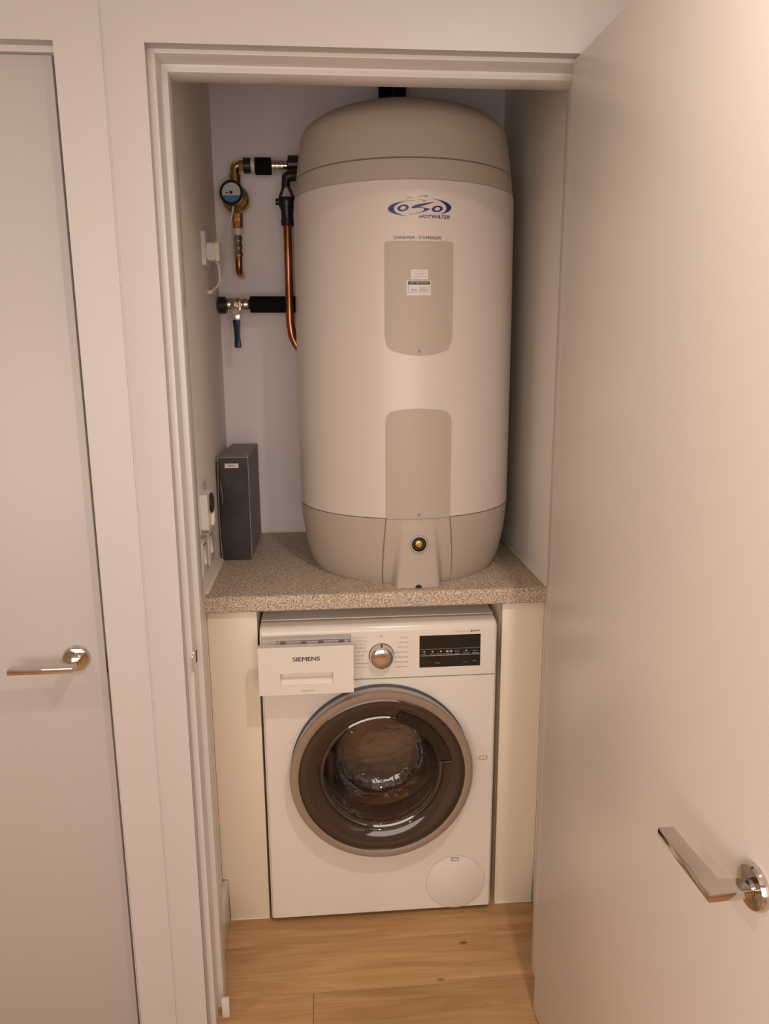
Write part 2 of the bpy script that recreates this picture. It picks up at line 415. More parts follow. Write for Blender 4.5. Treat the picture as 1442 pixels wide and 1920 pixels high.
# left door, closed
d1 = struct(box('door_1', -.932, -.1512, .031, .075, .006, 2.0085, dimmed_door_paint, None, .0012), 'closed plain white door at left')
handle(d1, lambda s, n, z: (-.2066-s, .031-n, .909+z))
box('latch_bolt', -.1514, -.1478, .034, .058, .872, .915, bronze, d1, .0006)
# open door, hinged at the right jamb
bm = bmesh.new(); add_box(bm, 0, .044, -.7732, 0, .006, 2.0095, .0012, 2)
d2 = struct(finish('door_2', bm, door_paint, None, 35), 'open plain white door at right')
d2.location = (.7554, .003, 0); d2.rotation_euler = (0, 0, .0391)
handle(d2, lambda s, n, z: (-n, -.7170+s, .904+z))
for hz in (.22, 1.0, 1.80):
    lathe('hinge', cyl_prof(.006, hz-.05, hz+.05), (.050, .004, 0), (0, 0, 1), satin, d2, 16, local=True)

# ------------------------------------------------------------------ worktop and end panels
wt = thing('worktop', (W/2, .67, .8844), 'beige speckled laminate worktop carrying the hot water cylinder', 'worktop')
bm = bmesh.new()
prof = [(YC+.012, .8844)]
for k in range(7):
    a = PI + PI/2*0 - k*PI/2/6
    prof.append((YC+.010+.010*math.cos(a), ZC-.010+.010*math.sin(a)))
prof = [(YB, .8844), (YC+.003, .8844), (YC, .8874)] + prof[1:] + [(YB, ZC)]
fs = add_prism(bm, prof, fyz, .0, W)
slab = finish('slab', bm, laminate_m, wt, 40)
box('sealant_bead', -.010, .007, YC+.03, YB-.008, ZC, ZC+.006, seal, wall_l, .002)
box('sealant_bead', W-.005, W+.010, YC+.012, YB-.008, ZC, ZC+.006, seal, wall_r, .002)
box('sealant_bead', 0, W, YB-.006, YB-.0005, ZC, ZC+.005, seal, wall_b, .0015)
for x0, x1, lab in ((.0165, .1222, 'cream filler panel left of the washing machine'), (.744, W-.0035, 'cream filler panel right of the washing machine')):
    p = thing('filler_panel', ((x0+x1)/2, .366, 0), lab, 'panel', 'filler panels beside the washing machine')
    if x0 < .3: pts = [(.0165, 0), (x1, 0), (x1, .8842), (.0004, .8842), (.0004, .1255), (.0165, .1255)]
    else: pts = [(x0, 0), (x1, 0), (x1, .1255), (W-.0004, .1255), (W-.0004, .8842), (x0, .8842)]
    prism('board', pts, fxz, .3575, .375, cream, p, .0008)
    box('sealant_bead', x0, x1, .3525, .3575, 0.0, .005, seal, p, .0015)
    box('return_board', *((.104, .1222) if x0 < .3 else (.744, .762)), .3752, .98, 0.0, .8842, cream, p, .001)

# ------------------------------------------------------------------ hot water cylinder
TX, TY = .5215, .657
tank = thing('hot_water_cylinder', (TX, TY, ZC), 'tall beige and cream hot water cylinder standing on the worktop', 'water cylinder')
AX = Vector((TX, TY, 0))
def lerp_prof(P, z):
    for (z0, r0), (z1, r1) in zip(P, P[1:]):
        if z0 <= z <= z1: return r0 + (r1-r0)*(z-z0)/(z1-z0)
    return P[-1][1]
base_prof = [(ZC, .2520), (ZC+.004, .2560), (.95, .2655), (.98, .2740), (1.01, .2800), (1.05, .2858), (1.08, .2885), (1.1030, .2895)]
def cyl_pt(s, z, r):                     # s: arc length from the front line at radius .29, positive to the right
    a = s/.29
    return Vector((TX + r*math.sin(a), TY - r*math.cos(a), z))
# base skirt with two grooves beside the access panel
SL, SR = -.0735, .0885
angs = sorted(set([k*2*PI/120 - PI for k in range(120)] + [q/.29 for c in (SL, SR) for q in (c-.0025, c-.0012, c+.0012, c+.0025)]))
bm = bmesh.new(); rings = []
zs = [ZC + (1.1030-ZC)*k/14 for k in range(15)]
def flare(s, z):
    """the grooves run outwards towards the foot"""
    q = max(0, 1-(z-ZC)/.1786); a = abs(s); t = max(0, min(1, (a-.105)/.17))
    return s*(1+.255*q*(1-t*t*(3-2*t)))
for z in zs:
    r = lerp_prof(base_prof, z); ring = []
    for a in angs:
        s = a*.29; rr = r
        for c in (SL, SR):
            if abs(s-c) <= .0013: rr = r-.006
        ring.append(bm.verts.new(cyl_pt(flare(s, z), z, rr)))
    rings.append(ring)
for a, b_ in zip(rings, rings[1:]):
    for k in range(len(angs)): bm.faces.new((a[k], a[(k+1) % len(angs)], b_[(k+1) % len(angs)], b_[k]))
bm.faces.new(rings[0][::-1])
finish('base_skirt', bm, tank_beige, tank, 40)
# body
bprof = [(.275, 1.1030), (.2880, 1.1036), (.2900, 1.1056), (.2905, 1.30), (.2900, 1.60), (.2872, 1.8890), (.2855, 1.8905), (.27, 1.8905)]
def body_r(z): return lerp_prof([(1.10, .29), (1.30, .2905), (1.60, .29), (1.892, .2872)], z)
lathe('jacket', bprof, AX, (0, 0, 1), tank_white, tank, 128, 30)
lathe('top_band', [(.270, 1.8906), (.2835, 1.8906), (.2855, 1.8925), (.2800, 1.9358), (.2770, 1.9365), (.25, 1.9365)], AX, (0, 0, 1), tank_beige, tank, 128, 30)
lathe('lid', [(.25, 1.9385), (.2765, 1.9385), (.2795, 1.9400), (.2735, 1.985)] + [(.2660*math.cos(k*PI/44), 2.030+.085*math.sin(k*PI/44)) for k in range(22)] + [(0, 2.115)], AX, (0, 0, 1), tank_beige, tank, 128, 40)
def wrap_plate(name, s0, s1, zlo, zhi, t, mat, n=24, rf=body_r, m=6):
    """curved plate proud of the jacket between two outline functions"""
    bm = bmesh.new(); F = []; Bk = []
    for i in range(n+1):
        s = s0 + (s1-s0)*i/n; u = i/n; a, b_ = zlo(u), zhi(u)
        F.append([bm.verts.new(cyl_pt(s, a+(b_-a)*k/m, rf(a+(b_-a)*k/m)+t)) for k in range(m+1)])
        Bk.append([bm.verts.new(cyl_pt(s, a+(b_-a)*k/m, rf(a+(b_-a)*k/m)-.001)) for k in range(m+1)])
    for i in range(n):
        for k in range(m): bm.faces.new((F[i][k], F[i+1][k], F[i+1][k+1], F[i][k+1]))
        bm.faces.new((F[i][0], Bk[i][0], Bk[i+1][0], F[i+1][0])); bm.faces.new((F[i][m], F[i+1][m], Bk[i+1][m], Bk[i][m]))
    for i in (0, n):
        for k in range(m): bm.faces.new((F[i][k], F[i][k+1], Bk[i][k+1], Bk[i][k]))
    return finish(name, bm, mat, tank, 40)
def corner(u, w_, r):                      # how far a rounded corner of radius r eats in, at fraction u of width w_
    d = min(u, 1-u)*w_
    return r - math.sqrt(max(0, r*r-(r-d)**2)) if d < r else 0
P0, P1 = -.0735, .0870; PWD = P1-P0
up = wrap_plate('upper_cover_plate', P0, P1, lambda u: 1.5005 + .018*(2*u-1)**2 + corner(u, PWD, .016)*1.6, lambda u: 1.7560 - corner(u, PWD, .004), .0035, tank_plate, 40)
lo = wrap_plate('lower_cover_plate', P0, P1, lambda u: 1.1040, lambda u: 1.3740 - .010*(2*u-1)**2 - corner(u, PWD, .018), .0035, tank_plate, 40)
def screw(z, parent, r_):
    p = cyl_pt(.0068, z, r_); n_ = (p - Vector((TX, TY, z)))
    lathe('screw', [(0, 0), (.0036, 0), (.0030, .0016), (0, .0020)], p, n_, grey_ink, parent, 16)
screw(1.509, up, body_r(1.51)+.0030); screw(1.1135, lo, body_r(1.11)+.0030)
# access panel with the swelling that holds the element cover
def smooth(t): t = max(0, min(1, t)); return t*t*(3-2*t)
S0, S1, SC = SL+.0014, SR-.0014, .0070
bm = bmesh.new(); F = []; n, m = 48, 24
zt_, zb_ = 1.1030, ZC+.0006
for i in range(n+1):
    col = []
    for k in range(m+1):
        z = zb_ + (zt_-zb_)*k/m; q = (z-zb_)/(zt_-zb_)
        s = S0 + (S1-S0)*i/n
        s = flare(s, z)
        r = lerp_prof(base_prof, z) + .0006
        hw = .0640 - .024*q; ww = .026 - .010*q
        f = smooth((hw + ww/2 - abs(s-SC))/ww)
        rb = .2925 - .001*q
        fade = smooth((1.0-q)/.16)
        col.append(bm.verts.new(cyl_pt(s, z, r + max(0, rb-r)*f*fade)))
    F.append(col)
for i in range(n):
    for k in range(m): bm.faces.new((F[i][k], F[i+1][k], F[i+1][k+1], F[i][k+1]))
bot = [F[i][0] for i in range(n+1)] + [bm.verts.new(cyl_pt(flare(S1, zb_)-.002, zb_, .24)), bm.verts.new(cyl_pt(flare(S0, zb_)+.002, zb_, .24))]
bm.faces.new(bot)
acc = finish('access_panel', bm, tank_beige, tank, 45)
fwd = Vector((math.sin(SC/.29), -math.cos(SC/.29), 0))
cport = cyl_pt(SC, 1.040, .2970)
ring_ = lathe('port_ring', [(.0175, -.010), (.0175, .0012), (.0185, .0024), (.0210, .0022), (.0222, .0004), (.0222, -.006)], cport, fwd, tank_beige, acc, 40)
lathe('port_well', [(.0182, .0004), (.0174, .0008), (.0160, -.004), (.0160, -.0052), (0, -.0052)], cport + fwd*.0022, fwd, black_pl, acc, 32)
lathe('brass_plug', [(.0105, -.004), (.0105, .0005), (.0085, .0024), (.0055, .0028), (.0050, .0008), (.0022, .0008), (.0020, .0022), (0, .0024)], cport + fwd*.0004, fwd, brass, acc, 24)
dp = cyl_pt(SC, ZC+.0005, .2934)
bm = bmesh.new()
pl = [(.0085*math.cos(a), .0085*math.sin(a)) for a in [PI*k/16 for k in range(17)]]
add_prism(bm, pl, lambda u, v, d: Vector((dp.x+u, dp.y, ZC+.0008+v)) + fwd*d, -.004, .0006)
finish('drain_notch', bm, black_pl, acc, 40)
# print on the jacket
def on_tank(off=.0006): return lambda u, v: cyl_pt(u, v, body_r(v)+off)
def px2s(px): return (px-786)*.1500/114 + .0068      # print is laid out from its own centre line
LZ = 1.8305
def lp(px, py): return ((px-787.0)*.001310+.0075, LZ - (py-388)*.001165)
def arc_band(cx, cy, rx, ry, a0, a1, t0, t1, n=26, sx=0, tilt=0):
    """crescent: ellipse arc whose width swells in its middle"""
    out, inn = [], []
    for k in range(n+1):
        a = math.radians(a0+(a1-a0)*k/n); q = max(0, math.sin(PI*k/n))
        wdt = t0 + (t1-t0)*q**1.4
        out.append((cx+rx*math.cos(a), cy-ry*math.sin(a)+tilt*math.cos(a)))
        inn.append((cx+sx*q+(rx-wdt)*math.cos(a), cy-(ry-wdt*.42)*math.sin(a)+tilt*math.cos(a)))
    return out + inn[::-1]
def strip(bm, pts, fn):
    n = len(pts)//2
    a = [bm.verts.new(fn(*lp(*p))) for p in pts[:n]]; b_ = [bm.verts.new(fn(*lp(*p))) for p in pts[n:][::-1]]
    for k in range(n-1): bm.faces.new((a[k], a[k+1], b_[k+1], b_[k]))
bm = bmesh.new(); ft = on_tank()
strip(bm, arc_band(785, 391, 54, 15.5, 108, 250, .3, 10.5), ft)
strip(bm, arc_band(795, 387.5, 50, 16, 75, -60, .3, 10.0), ft)
def ellipse_ring(cx, cy, a, b_, a2, b2, sl):
    n = 36; o = []; i_ = []
    for k in range(n+1):
        t = 2*PI*k/n
        o.append((cx+a*math.cos(t)+sl*math.sin(t), cy-b_*math.sin(t))); i_.append((cx+a2*math.cos(t)+sl*.6*math.sin(t), cy-b2*math.sin(t)))
    return o + i_[::-1]
strip(bm, ellipse_ring(757.5, 390, 9.8, 6.2, 4.8, 3.6, 2), ft)
strip(bm, ellipse_ring(818.5, 391, 10.0, 6.0, 4.9, 3.5, 2), ft)
def spline2(pts, n=8): return [(p.x, p.y) for p in curve_pts([(x, y, 0) for x, y in pts], n)]
strip(bm, spline2([(771, 389), (781, 384), (796, 381), (814, 378)]) + spline2([(771.4, 389.6), (778, 390.6), (784, 389), (814, 378.4)])[::-1], ft)
strip(bm, spline2([(806, 391), (799, 395), (790, 398), (767, 402.4)]) + spline2([(805.5, 390.4), (800, 389), (793, 389.4), (795, 393), (788, 397.5), (767, 401.8)])[::-1][:25], ft)
strip(bm, spline2([(783, 388.3), (790, 388.6), (797, 389)], 4) + spline2([(783, 389.6), (790, 389.9), (797, 390.6)], 4)[::-1], ft)
finish('emblem', bm, logo_blue, tank)
bm = bmesh.new()
def stroke(pts, wd): strip(bm, spline2(pts) + spline2([(x, y+wd) for x, y in pts])[::-1], ft)
stroke([(764, 371.5), (768, 370.2), (773, 371)], .8); stroke([(782, 369.5), (789, 367.6), (796, 367.2)], .7)
stroke([(795, 368), (798, 366.6), (801, 366)], 2.0); stroke([(765, 374.5), (771, 376.8), (778, 376)], .7)
stroke([(784, 375), (790, 374.8), (796, 375.6)], .8); stroke([(793, 377), (795, 376), (797, 376)], 2)
finish('emblem_animal_lines', bm, logo_grey, tank)
bm = bmesh.new()
a, b_ = lp(785, 409.0), lp(842, 402.2)
add_text(bm, 'HOTWATER', a[0], b_[0], a[1], b_[1], ft, .02, .35)
finish('emblem_lettering', bm, logo_blue, tank)
bm = bmesh.new()
add_text(bm, 'DANDARA - 01534506200', -.0515, .0590, 1.7610, 1.7680, ft)
finish('telephone_lettering', bm, ink, tank)
# stickers on the upper plate
def plate_fn(off): return lambda u, v: cyl_pt(u, v, body_r(v)+.0035+off)
def patch(bm, s0, s1, z0, z1, fn, n=8):
    a = [bm.verts.new(fn(s0+(s1-s0)*k/n, z0)) for k in range(n+1)]; b_ = [bm.verts.new(fn(s0+(s1-s0)*k/n, z1)) for k in range(n+1)]
    for k in range(n): bm.faces.new((a[k], a[k+1], b_[k+1], b_[k]))
bm = bmesh.new(); patch(bm, -.0130, .0265, 1.6720, 1.6935, plate_fn(.0006))
st = finish('address_sticker', bm, sticker, up)
bm = bmesh.new(); fn = plate_fn(.0011)
for i, (t_, a, b_) in enumerate((('service and repair', -.009, .022), ('contact office', -.004, .018), ('01534 506200', -.003, .016), ('do not remove this label', -.010, .023), ('installation', -.010, .006))):
    add_text(bm, t_, a, b_, 1.6900-.0037*i-.0017, 1.6900-.0037*i, fn)
finish('sticker_lettering', bm, grey_ink, up)['kind'] = 'stuff'
bm = bmesh.new(); patch(bm, -.0230, .0330, 1.6360, 1.6690, plate_fn(.0004)); finish('service_sticker', bm, sticker, up)
bm = bmesh.new(); fn = plate_fn(.0009); patch(bm, -.0195, .0305, 1.6602, 1.6672, fn)
for q in ((-.0195, -.0191, 1.6425, 1.6602), (.0301, .0305, 1.6425, 1.6602), (-.0195, .0305, 1.6425, 1.6429)): patch(bm, *q, fn, 4)
finish('sticker_header', bm, ink, up)
bm = bmesh.new(); fn = plate_fn(.0014); add_text(bm, 'NEXT SERVICE DUE', -.0150, .0260, 1.6622, 1.6655, fn); finish('sticker_header_lettering', bm, sticker, up)
bm = bmesh.new(); fn = plate_fn(.0012); add_text(bm, 'Nov', -.0145, .0015, 1.6450, 1.6515, fn, 0, .3); add_text(bm, '2021', .0050, .0260, 1.6460, 1.6535, fn, 0, .25)
finish('handwriting', bm, principled('pen_ink', (.28, .20, .27), .6), up)
# foam lagged pipe rising behind the lid
vp = thing('lagged_riser_pipe', (.519, .958, 2.07), 'black lagged pipe rising to the ceiling behind the cylinder lid', 'pipe')
lathe('lagging', cyl_prof(.0405, 2.070, TOP-.001, .002), (.521, .958, 0), (0, 0, 1), foam, vp, 32)
box('lagging_seam', .5195, .5215, .9168, .919, 2.073, TOP-.002, principled('seam_grey', (.05, .05, .052), .7), vp)

# ------------------------------------------------------------------ washing machine
WX0, WX1, WF = .129, .727, .3345
wm = thing('washing_machine', (.428, .60, 0), 'white front-loading washing machine below the worktop with pulled-out drawer', 'washing machine')
PCX, PCZ = .428, .450
# front panel with a round hole, side walls, back
bm = bmesh.new(); n = 96; x0, x1, z0, z1 = WX0, WX1, .014, .6965
def rim(a):
    c, s = math.cos(a), math.sin(a); t = 1e9
    if c > 1e-9: t = min(t, (x1-PCX)/c)
    if c < -1e-9: t = min(t, (x0-PCX)/c)
    if s > 1e-9: t = min(t, (z1-PCZ)/s)
    if s < -1e-9: t = min(t, (z0-PCZ)/s)
    return PCX+t*c, PCZ+t*s
angs = sorted([2*PI*k/n for k in range(n)] + [math.atan2(z-PCZ, x-PCX) % (2*PI) for x in (x0, x1) for z in (z0, z1)])
o_, f_, h_, hb = [], [], [], []
for a in angs:
    x, z = rim(a)
    o_.append(bm.verts.new((x, WF+.009, z)))
    f_.append(bm.verts.new((min(max(x, x0+.006), x1-.006), WF, min(max(z, z0+.002), z1-.001))))
    h_.append(bm.verts.new((PCX+.200*math.cos(a), WF, PCZ+.200*math.sin(a)))); hb.append(bm.verts.new((PCX+.200*math.cos(a), WF+.03, PCZ+.200*math.sin(a))))
N_ = len(angs)
for k in range(N_):
    j = (k+1) % N_
    bm.faces.new((o_[k], o_[j], f_[j], f_[k])); bm.faces.new((f_[k], f_[j], h_[j], h_[k])); bm.faces.new((h_[k], h_[j], hb[j], hb[k]))
finish('front_panel', bm, white_app, wm, 40)
bm = bmesh.new()
add_box(bm, WX0, WX0+.004, WF+.009, .885, .014, .822, 0); add_box(bm, WX1-.004, WX1, WF+.009, .885, .014, .822, 0)
add_box(bm, WX0+.004, WX1-.004, .88, .885, .014, .822); add_box(bm, WX0+.004, WX1-.004, WF+.031, .88, .014, .02)
finish('cabinet', bm, white_app, wm)
box('lid', WX0, WX1, WF+.052, .89, .8225, .8455, white_app, wm, .004)
for fx in (.17, .686):
    for fy in (.42, .82): lathe('foot', cyl_prof(.02, 0, .014), (fx, fy, 0), (0, 0, 1), black_pl, wm, 20)
# fascia: curved top edge
bm = bmesh.new()
def pr(yz, xa, xb, rl, rr):
    """extrude along x, with rounded vertical ends where rl / rr are set"""
    st = []
    if rl: st += [(xa+rl*(1-math.cos(t)), rl*(1-math.sin(t))) for t in (0, PI/8, PI/4, 3*PI/8)] + [(xa+rl, 0)]
    else: st += [(xa, 0)]
    if rr: st += [(xb-rr, 0)] + [(xb-rr*(1-math.cos(t)), rr*(1-math.sin(t))) for t in (3*PI/8, PI/4, PI/8, 0)]
    else: st += [(xb, 0)]
    rings = []
    for x, ins in st:
        rg = []
        for y, z in yz:
            yy = y + (ins if y < WF+.025 else 0)
            zz = z - (ins*.6 if z > .835 else 0)
            rg.append(bm.verts.new((x, yy, zz)))
        rings.append(rg)
    m_ = len(yz)
    for a, b_ in zip(rings, rings[1:]):
        for k in range(m_): bm.faces.new((a[k], a[(k+1) % m_], b_[(k+1) % m_], b_[k]))
    bm.faces.new(rings[0][::-1]); bm.faces.new(rings[-1])
full = [(WF+.0515, .6985), (WF+.001, .6985), (WF, .6995), (WF, .822)] + [(WF+.019-.019*math.cos(k*PI/12), .822+.0195*math.sin(k*PI/12)) for k in range(1, 7)] + [(WF+.0515, .8430)]
upper = [(WF+.0515, .8200), (WF+.001, .8200), (WF, .8208), (WF, .822)] + full[4:]
pr(full, .3545, WX1, 0, .010); pr(upper, WX0, .3543, .006, 0)
add_box(bm, WX0, WX0+.004, WF+.004, WF+.051, .6985, .8205)
add_box(bm, WX0+.004, .3543, WF+.010, WF+.0515, .8035, .8200); add_box(bm, WX0+.004, .1700, WF+.010, WF+.0515, .6985, .8035); add_box(bm, .3500, .3543, WF+.010, WF+.0515, .6985, .8035)
fas = finish('control_panel', bm, white_app, wm, 35)
# detergent drawer, pulled out 65 mm
DX0, DX1, DY, DZ0, DZ1 = .1295, .3580, .2675, .6950, .8175
hx0, hx1, hz0, hz1 = .1800, .3090, .7190, .7500
bm = bmesh.new()
xs = [DX0, hx0, hx1, DX1]; zs = [DZ0, hz0, hz1, DZ1]
g = [[bm.verts.new((x, DY, z)) for z in zs] for x in xs]
gb = {}
for i in range(3):
    for k in range(3):
        if i == 1 and k == 1: continue
        bm.faces.new((g[i][k], g[i+1][k], g[i+1][k+1], g[i][k+1]))
# rim and back
bk = [[bm.verts.new((x, DY+.020, z)) for z in (DZ0, DZ1)] for x in (DX0, DX1)]
bm.faces.new((bk[0][0], bk[0][1], bk[1][1], bk[1][0]))
bm.faces.new([g[i][0] for i in range(4)] + [bk[1][0], bk[0][0]])
bm.faces.new([g[i][3] for i in range(4)] + [bk[1][1], bk[0][1]])
bm.faces.new([g[0][k] for k in range(4)] + [bk[0][1], bk[0][0]])
bm.faces.new([g[3][k] for k in range(4)] + [bk[1][1], bk[1][0]])
# finger pocket: upper wall set back, lower lip sloping out
q = [[bm.verts.new((x, y, z)) for y, z in ((DY+.0165, hz1-.0005), (DY+.0165, hz0+.0145), (DY+.006, hz0+.0125), (DY+.004, hz0+.0005))] for x in (hx0+.003, hx1-.003)]
for k in range(3): bm.faces.new((q[0][k], q[1][k], q[1][k+1], q[0][k+1]))
bm.faces.new((g[1][2], g[2][2], q[1][0], q[0][0])); bm.faces.new((g[1][1], g[2][1], q[1][3], q[0][3]))
bm.faces.new((g[1][1], g[1][2], q[0][0], q[0][1], q[0][2], q[0][3])); bm.faces.new((g[2][1], g[2][2], q[1][0], q[1][1], q[1][2], q[1][3]))
drw = finish('detergent_drawer', bm, white_app, wm)
tr = bmesh.new()
add_box(tr, .172, .3485, DY+.0205, .60, .706, .712); add_box(tr, .172, .175, DY+.0205, .60, .712, .792); add_box(tr, .3455, .3485, DY+.0205, .60, .712, .792)
add_box(tr, .175, .3455, DY+.0205, DY+.024, .712, .802); add_box(tr, .172, .3485, WF-.004, WF+.008, .712, .8033)
finish('drawer_tray', tr, grey_pl, drw)
for cx in (.187, .238, .280, .331):
    bm = bmesh.new()
    add_box(bm, cx-.0065, cx-.0035, DY+.054, DY+.0615, .7900, .8055); add_box(bm, cx+.0035, cx+.0065, DY+.054, DY+.0615, .7900, .8055); add_box(bm, cx-.0065, cx+.0065, DY+.054, DY+.0615, .8055, .8078)
    finish('tray_clip', bm, grey_ink, drw)
bm = bmesh.new(); fn = lambda u, v: Vector((u, DY-.0005, v))
add_text(bm, 'SIEMENS', .2125, .2769, .7812, .7918, fn)
add_text(bm, 'SIEMENS', .2131, .2775, .7813, .7919, lambda u, v: Vector((u, DY-.0006, v)))
finish('maker_lettering', bm, ink, drw)
bm = bmesh.new(); add_text(bm, 'iSensoric', .2310, .2620, .7030, .7068, fn); finish('drawer_lettering', bm, grey_ink, drw)
# programme knob
kx, kz = .4310, .7615
kn = lathe('program_knob', [(.0320, 0), (.0320, .002), (.0300, .004), (.0292, .018), (.0275, .0235), (.0230, .0265), (.0120, .0282), (0, .0285)], (kx, WF, kz), (0, -1, 0), chrome, wm, 64)
box('knob_pointer', kx-.0022, kx+.0022, WF-.020, WF-.004, kz+.0292, kz+.0315, black_pl, kn, .0008)
fn = lambda u, v: Vector((u, WF-.0005, v))
bm = bmesh.new()
add_text(bm, 'Off', kx-.004, kx+.004, .8090, .8128, fn); add_text(bm, 'Wool', kx-.0055, kx+.0055, .7215, .7250, fn)
left = [('Soft Rinse', .026), ('Wash & Dry', .034), ("Rinse 30'", .022), ("Super 15'", .022), ("Wash & Dry 60'", .035), ('Spin/Drain', .029)]
for i, (t_, wd) in enumerate(left):
    z = .7845 - i*.0105; add_text(bm, t_, .3640, .3640+wd, z-.0040, z, fn)
right = [('Cottons', .020), ('+ Prewash', .026), ('Easy-Care', .025), ('Mixed Fabrics', .036), ('Outdoor Care', .034), ('Delicates/Silk', .037), ('Hygiene Care', .033)]
for i, (t_, wd) in enumerate(right):
    z = .8085 - i*.0131; add_text(bm, t_, .4990-wd, .4990, z-.0040, z, fn)
add_text(bm, 'wash & dry  7/4 kg', .6130, .6550, .8145, .8178, fn)
finish('program_lettering', bm, grey_ink, fas)['kind'] = 'stuff'
bm = bmesh.new()
for i, (t_, wd) in enumerate((('Intensive Dry', .034), ('Low Heat Dry', .034), ('Fluff Dry', .031))):
    z = .8125 - i*.0098; add_text(bm, t_, .3620, .3620+wd, z-.0040, z, fn)
add_poly(bm, [(.3655, .7395), (.3985, .7388), (.3985, .7393), (.3655, .7400)], fn)
finish('drying_program_lettering', bm, blue_ink, fas)['kind'] = 'stuff'
bm = bmesh.new(); add_text(bm, 'iQ500', .6625, .6815, .8150, .8195, fn, .015); add_poly(bm, [(.6590, .8150), (.6618, .8150), (.6618, .8195), (.6590, .8195)], fn)
finish('series_lettering', bm, ink, fas)
# display
DXa, DXb, DZa, DZb = .5275, .6835, .7235, .8085
dsp = prism('display_panel', rrect(DXa, DXb, DZa, DZb, .0012), fxz, WF-.0012, WF+.004, screen, fas)
fn = lambda u, v: Vector((u, WF-.0016, v))
bm = bmesh.new()
add_poly(bm, [(DXa+.001, .7718), (DXb-.001, .7725), (DXb-.001, .7729), (DXa+.001, .7722)], fn)
segs = [.5290, .5500, .5715, .5925, .6135, .6350, .6590, .6825]
for a, b_ in zip(segs, segs[1:]): add_poly(bm, [(a+.0004, .7543), (b_-.0004, .7543), (b_-.0004, .7556), (a+.0004, .7556)], fn)
names = [('Temp.', 0), ('Spin', 1), ('Finish in', 2), ('Options', 3), ('Care', 4), ('Drying', 5), ('Reload', 6)]
for t_, i in names:
    c = (segs[i]+segs[i+1])/2; hw = .0032+.0011*len(t_)
    add_text(bm, t_, c-hw*.8, c+hw*.8, .7572, .7602, fn)
for i, t_ in ((4, 'Easy'), (6, 'Start')):
    c = (segs[i]+segs[i+1])/2; add_text(bm, t_, c-.006, c+.006, .7632, .7662, fn)
for i in (0, 1, 2, 5):
    c = (segs[i]+segs[i+1])/2; add_poly(bm, [(c+.0022*math.cos(k*PI/4), .7655+.0022*math.sin(k*PI/4)) for k in range(8)], fn)
for c in (.5985, .6080):
    add_poly(bm, [(c-.003, .7635), (c+.003, .7635), (c+.003, .7675), (c-.003, .7675)], fn)
add_text(bm, '3 sec.', .5670, .5800, .7335, .7362, fn)
add_text(bm, '3 sec.', .6400, .6500, .7345, .7365, fn); add_text(bm, '3 sec.', .6640, .6740, .7360, .7380, fn)
finish('display_lettering', bm, principled('display_white', (.55, .52, .50), .4), dsp)['kind'] = 'stuff'
# porthole door
FWD = (0, -1, 0); pc = (PCX, WF, PCZ)
pd = lathe('porthole_door', [(.205, .001), (.229, .001), (.2300, .004), (.2345, .038), (.2345, .0425), (.2310, .0472), (.2160, .0482), (.2125, .0468), (.2115, .040), (.205, .040)], pc, FWD, ring_metal, wm, 128, 30, closed=True)
lathe('door_seal_ring', [(.2285, .0005), (.2335, .0005), (.2335, .006), (.2285, .006)], pc, FWD, principled('blue_grey_rubber', (.10, .105, .125), .5), pd, 96, 30, closed=True)
lathe('smoked_cover', [(.2115, .0405), (.2115, .0440), (.2040, .0470), (.1900, .0450), (.1760, .0400), (.1650, .0350), (.1585, .0300), (.1560, .0200), (.1620, .0200), (.170, .028), (.2115, .036)], pc, FWD, smoked, pd, 128, 40, closed=True)
lathe('glass_bowl', [(.1560, .026), (.1520, .0270), (.1480, .0240), (.1430, .008), (.1370, -.030), (.1250, -.070), (.1140, -.088), (.0950, -.098), (.050, -.103), (0, -.104)], pc, FWD, bowl_glass, pd, 96, 50)
lathe('glass_lip', [(.1575, .0240), (.1580, .0290), (.1540, .0310), (.1500, .0285), (.1500, .0240)], pc, FWD, lip_glass, pd, 96, 40, closed=True)
bm = bmesh.new()
pl = []
A0, A1 = 11, 75
for k in range(25): a = math.radians(A0+(A1-A0)*k/24); pl.append((PCX+.1800*math.cos(a), PCZ+.1800*math.sin(a)))
for k in range(25): a = math.radians(A1-(A1-A0)*k/24); pl.append((PCX+.1475*math.cos(a), PCZ+.1475*math.sin(a)))
no = 25
o0 = [bm.verts.new((x, WF-.0455, z)) for x, z in pl[:no]]; i0 = [bm.verts.new((x, WF-.036, z)) for x, z in pl[no:][::-1]]
o1 = [bm.verts.new((x, WF-.028, z)) for x, z in pl[:no]]; i1 = [bm.verts.new((x, WF-.024, z)) for x, z in pl[no:][::-1]]
for k in range(no-1):
    bm.faces.new((o0[k], o0[k+1], i0[k+1], i0[k])); bm.faces.new((o0[k], o1[k], o1[k+1], o0[k+1])); bm.faces.new((i0[k], i0[k+1], i1[k+1], i1[k]))
for k in (0, no-1): bm.faces.new((o0[k], i0[k], i1[k], o1[k]))
hg = finish('handle_grip', bm, principled('gloss_black', (.012, .010, .009), .12, spec=.6), pd, 40)
for a in (11, 75):
    a = math.radians(a); c, s = math.cos(a), math.sin(a)
    tube('grip_edge', [(PCX+.147*c, WF-.0365, PCZ+.147*s), (PCX+.163*c, WF-.0435, PCZ+.163*s), (PCX+.181*c, WF-.0465, PCZ+.181*s)], .0022, smoked, hg, 10)
lathe('gasket', [(.198, .029), (.186, .012), (.176, -.012), (.176, -.060), (.168, -.060), (.168, -.002), (.180, .018), (.192, .029)], (PCX, WF+.030, PCZ), FWD, gasket, wm, 96, 40, closed=True)
bm = bmesh.new()
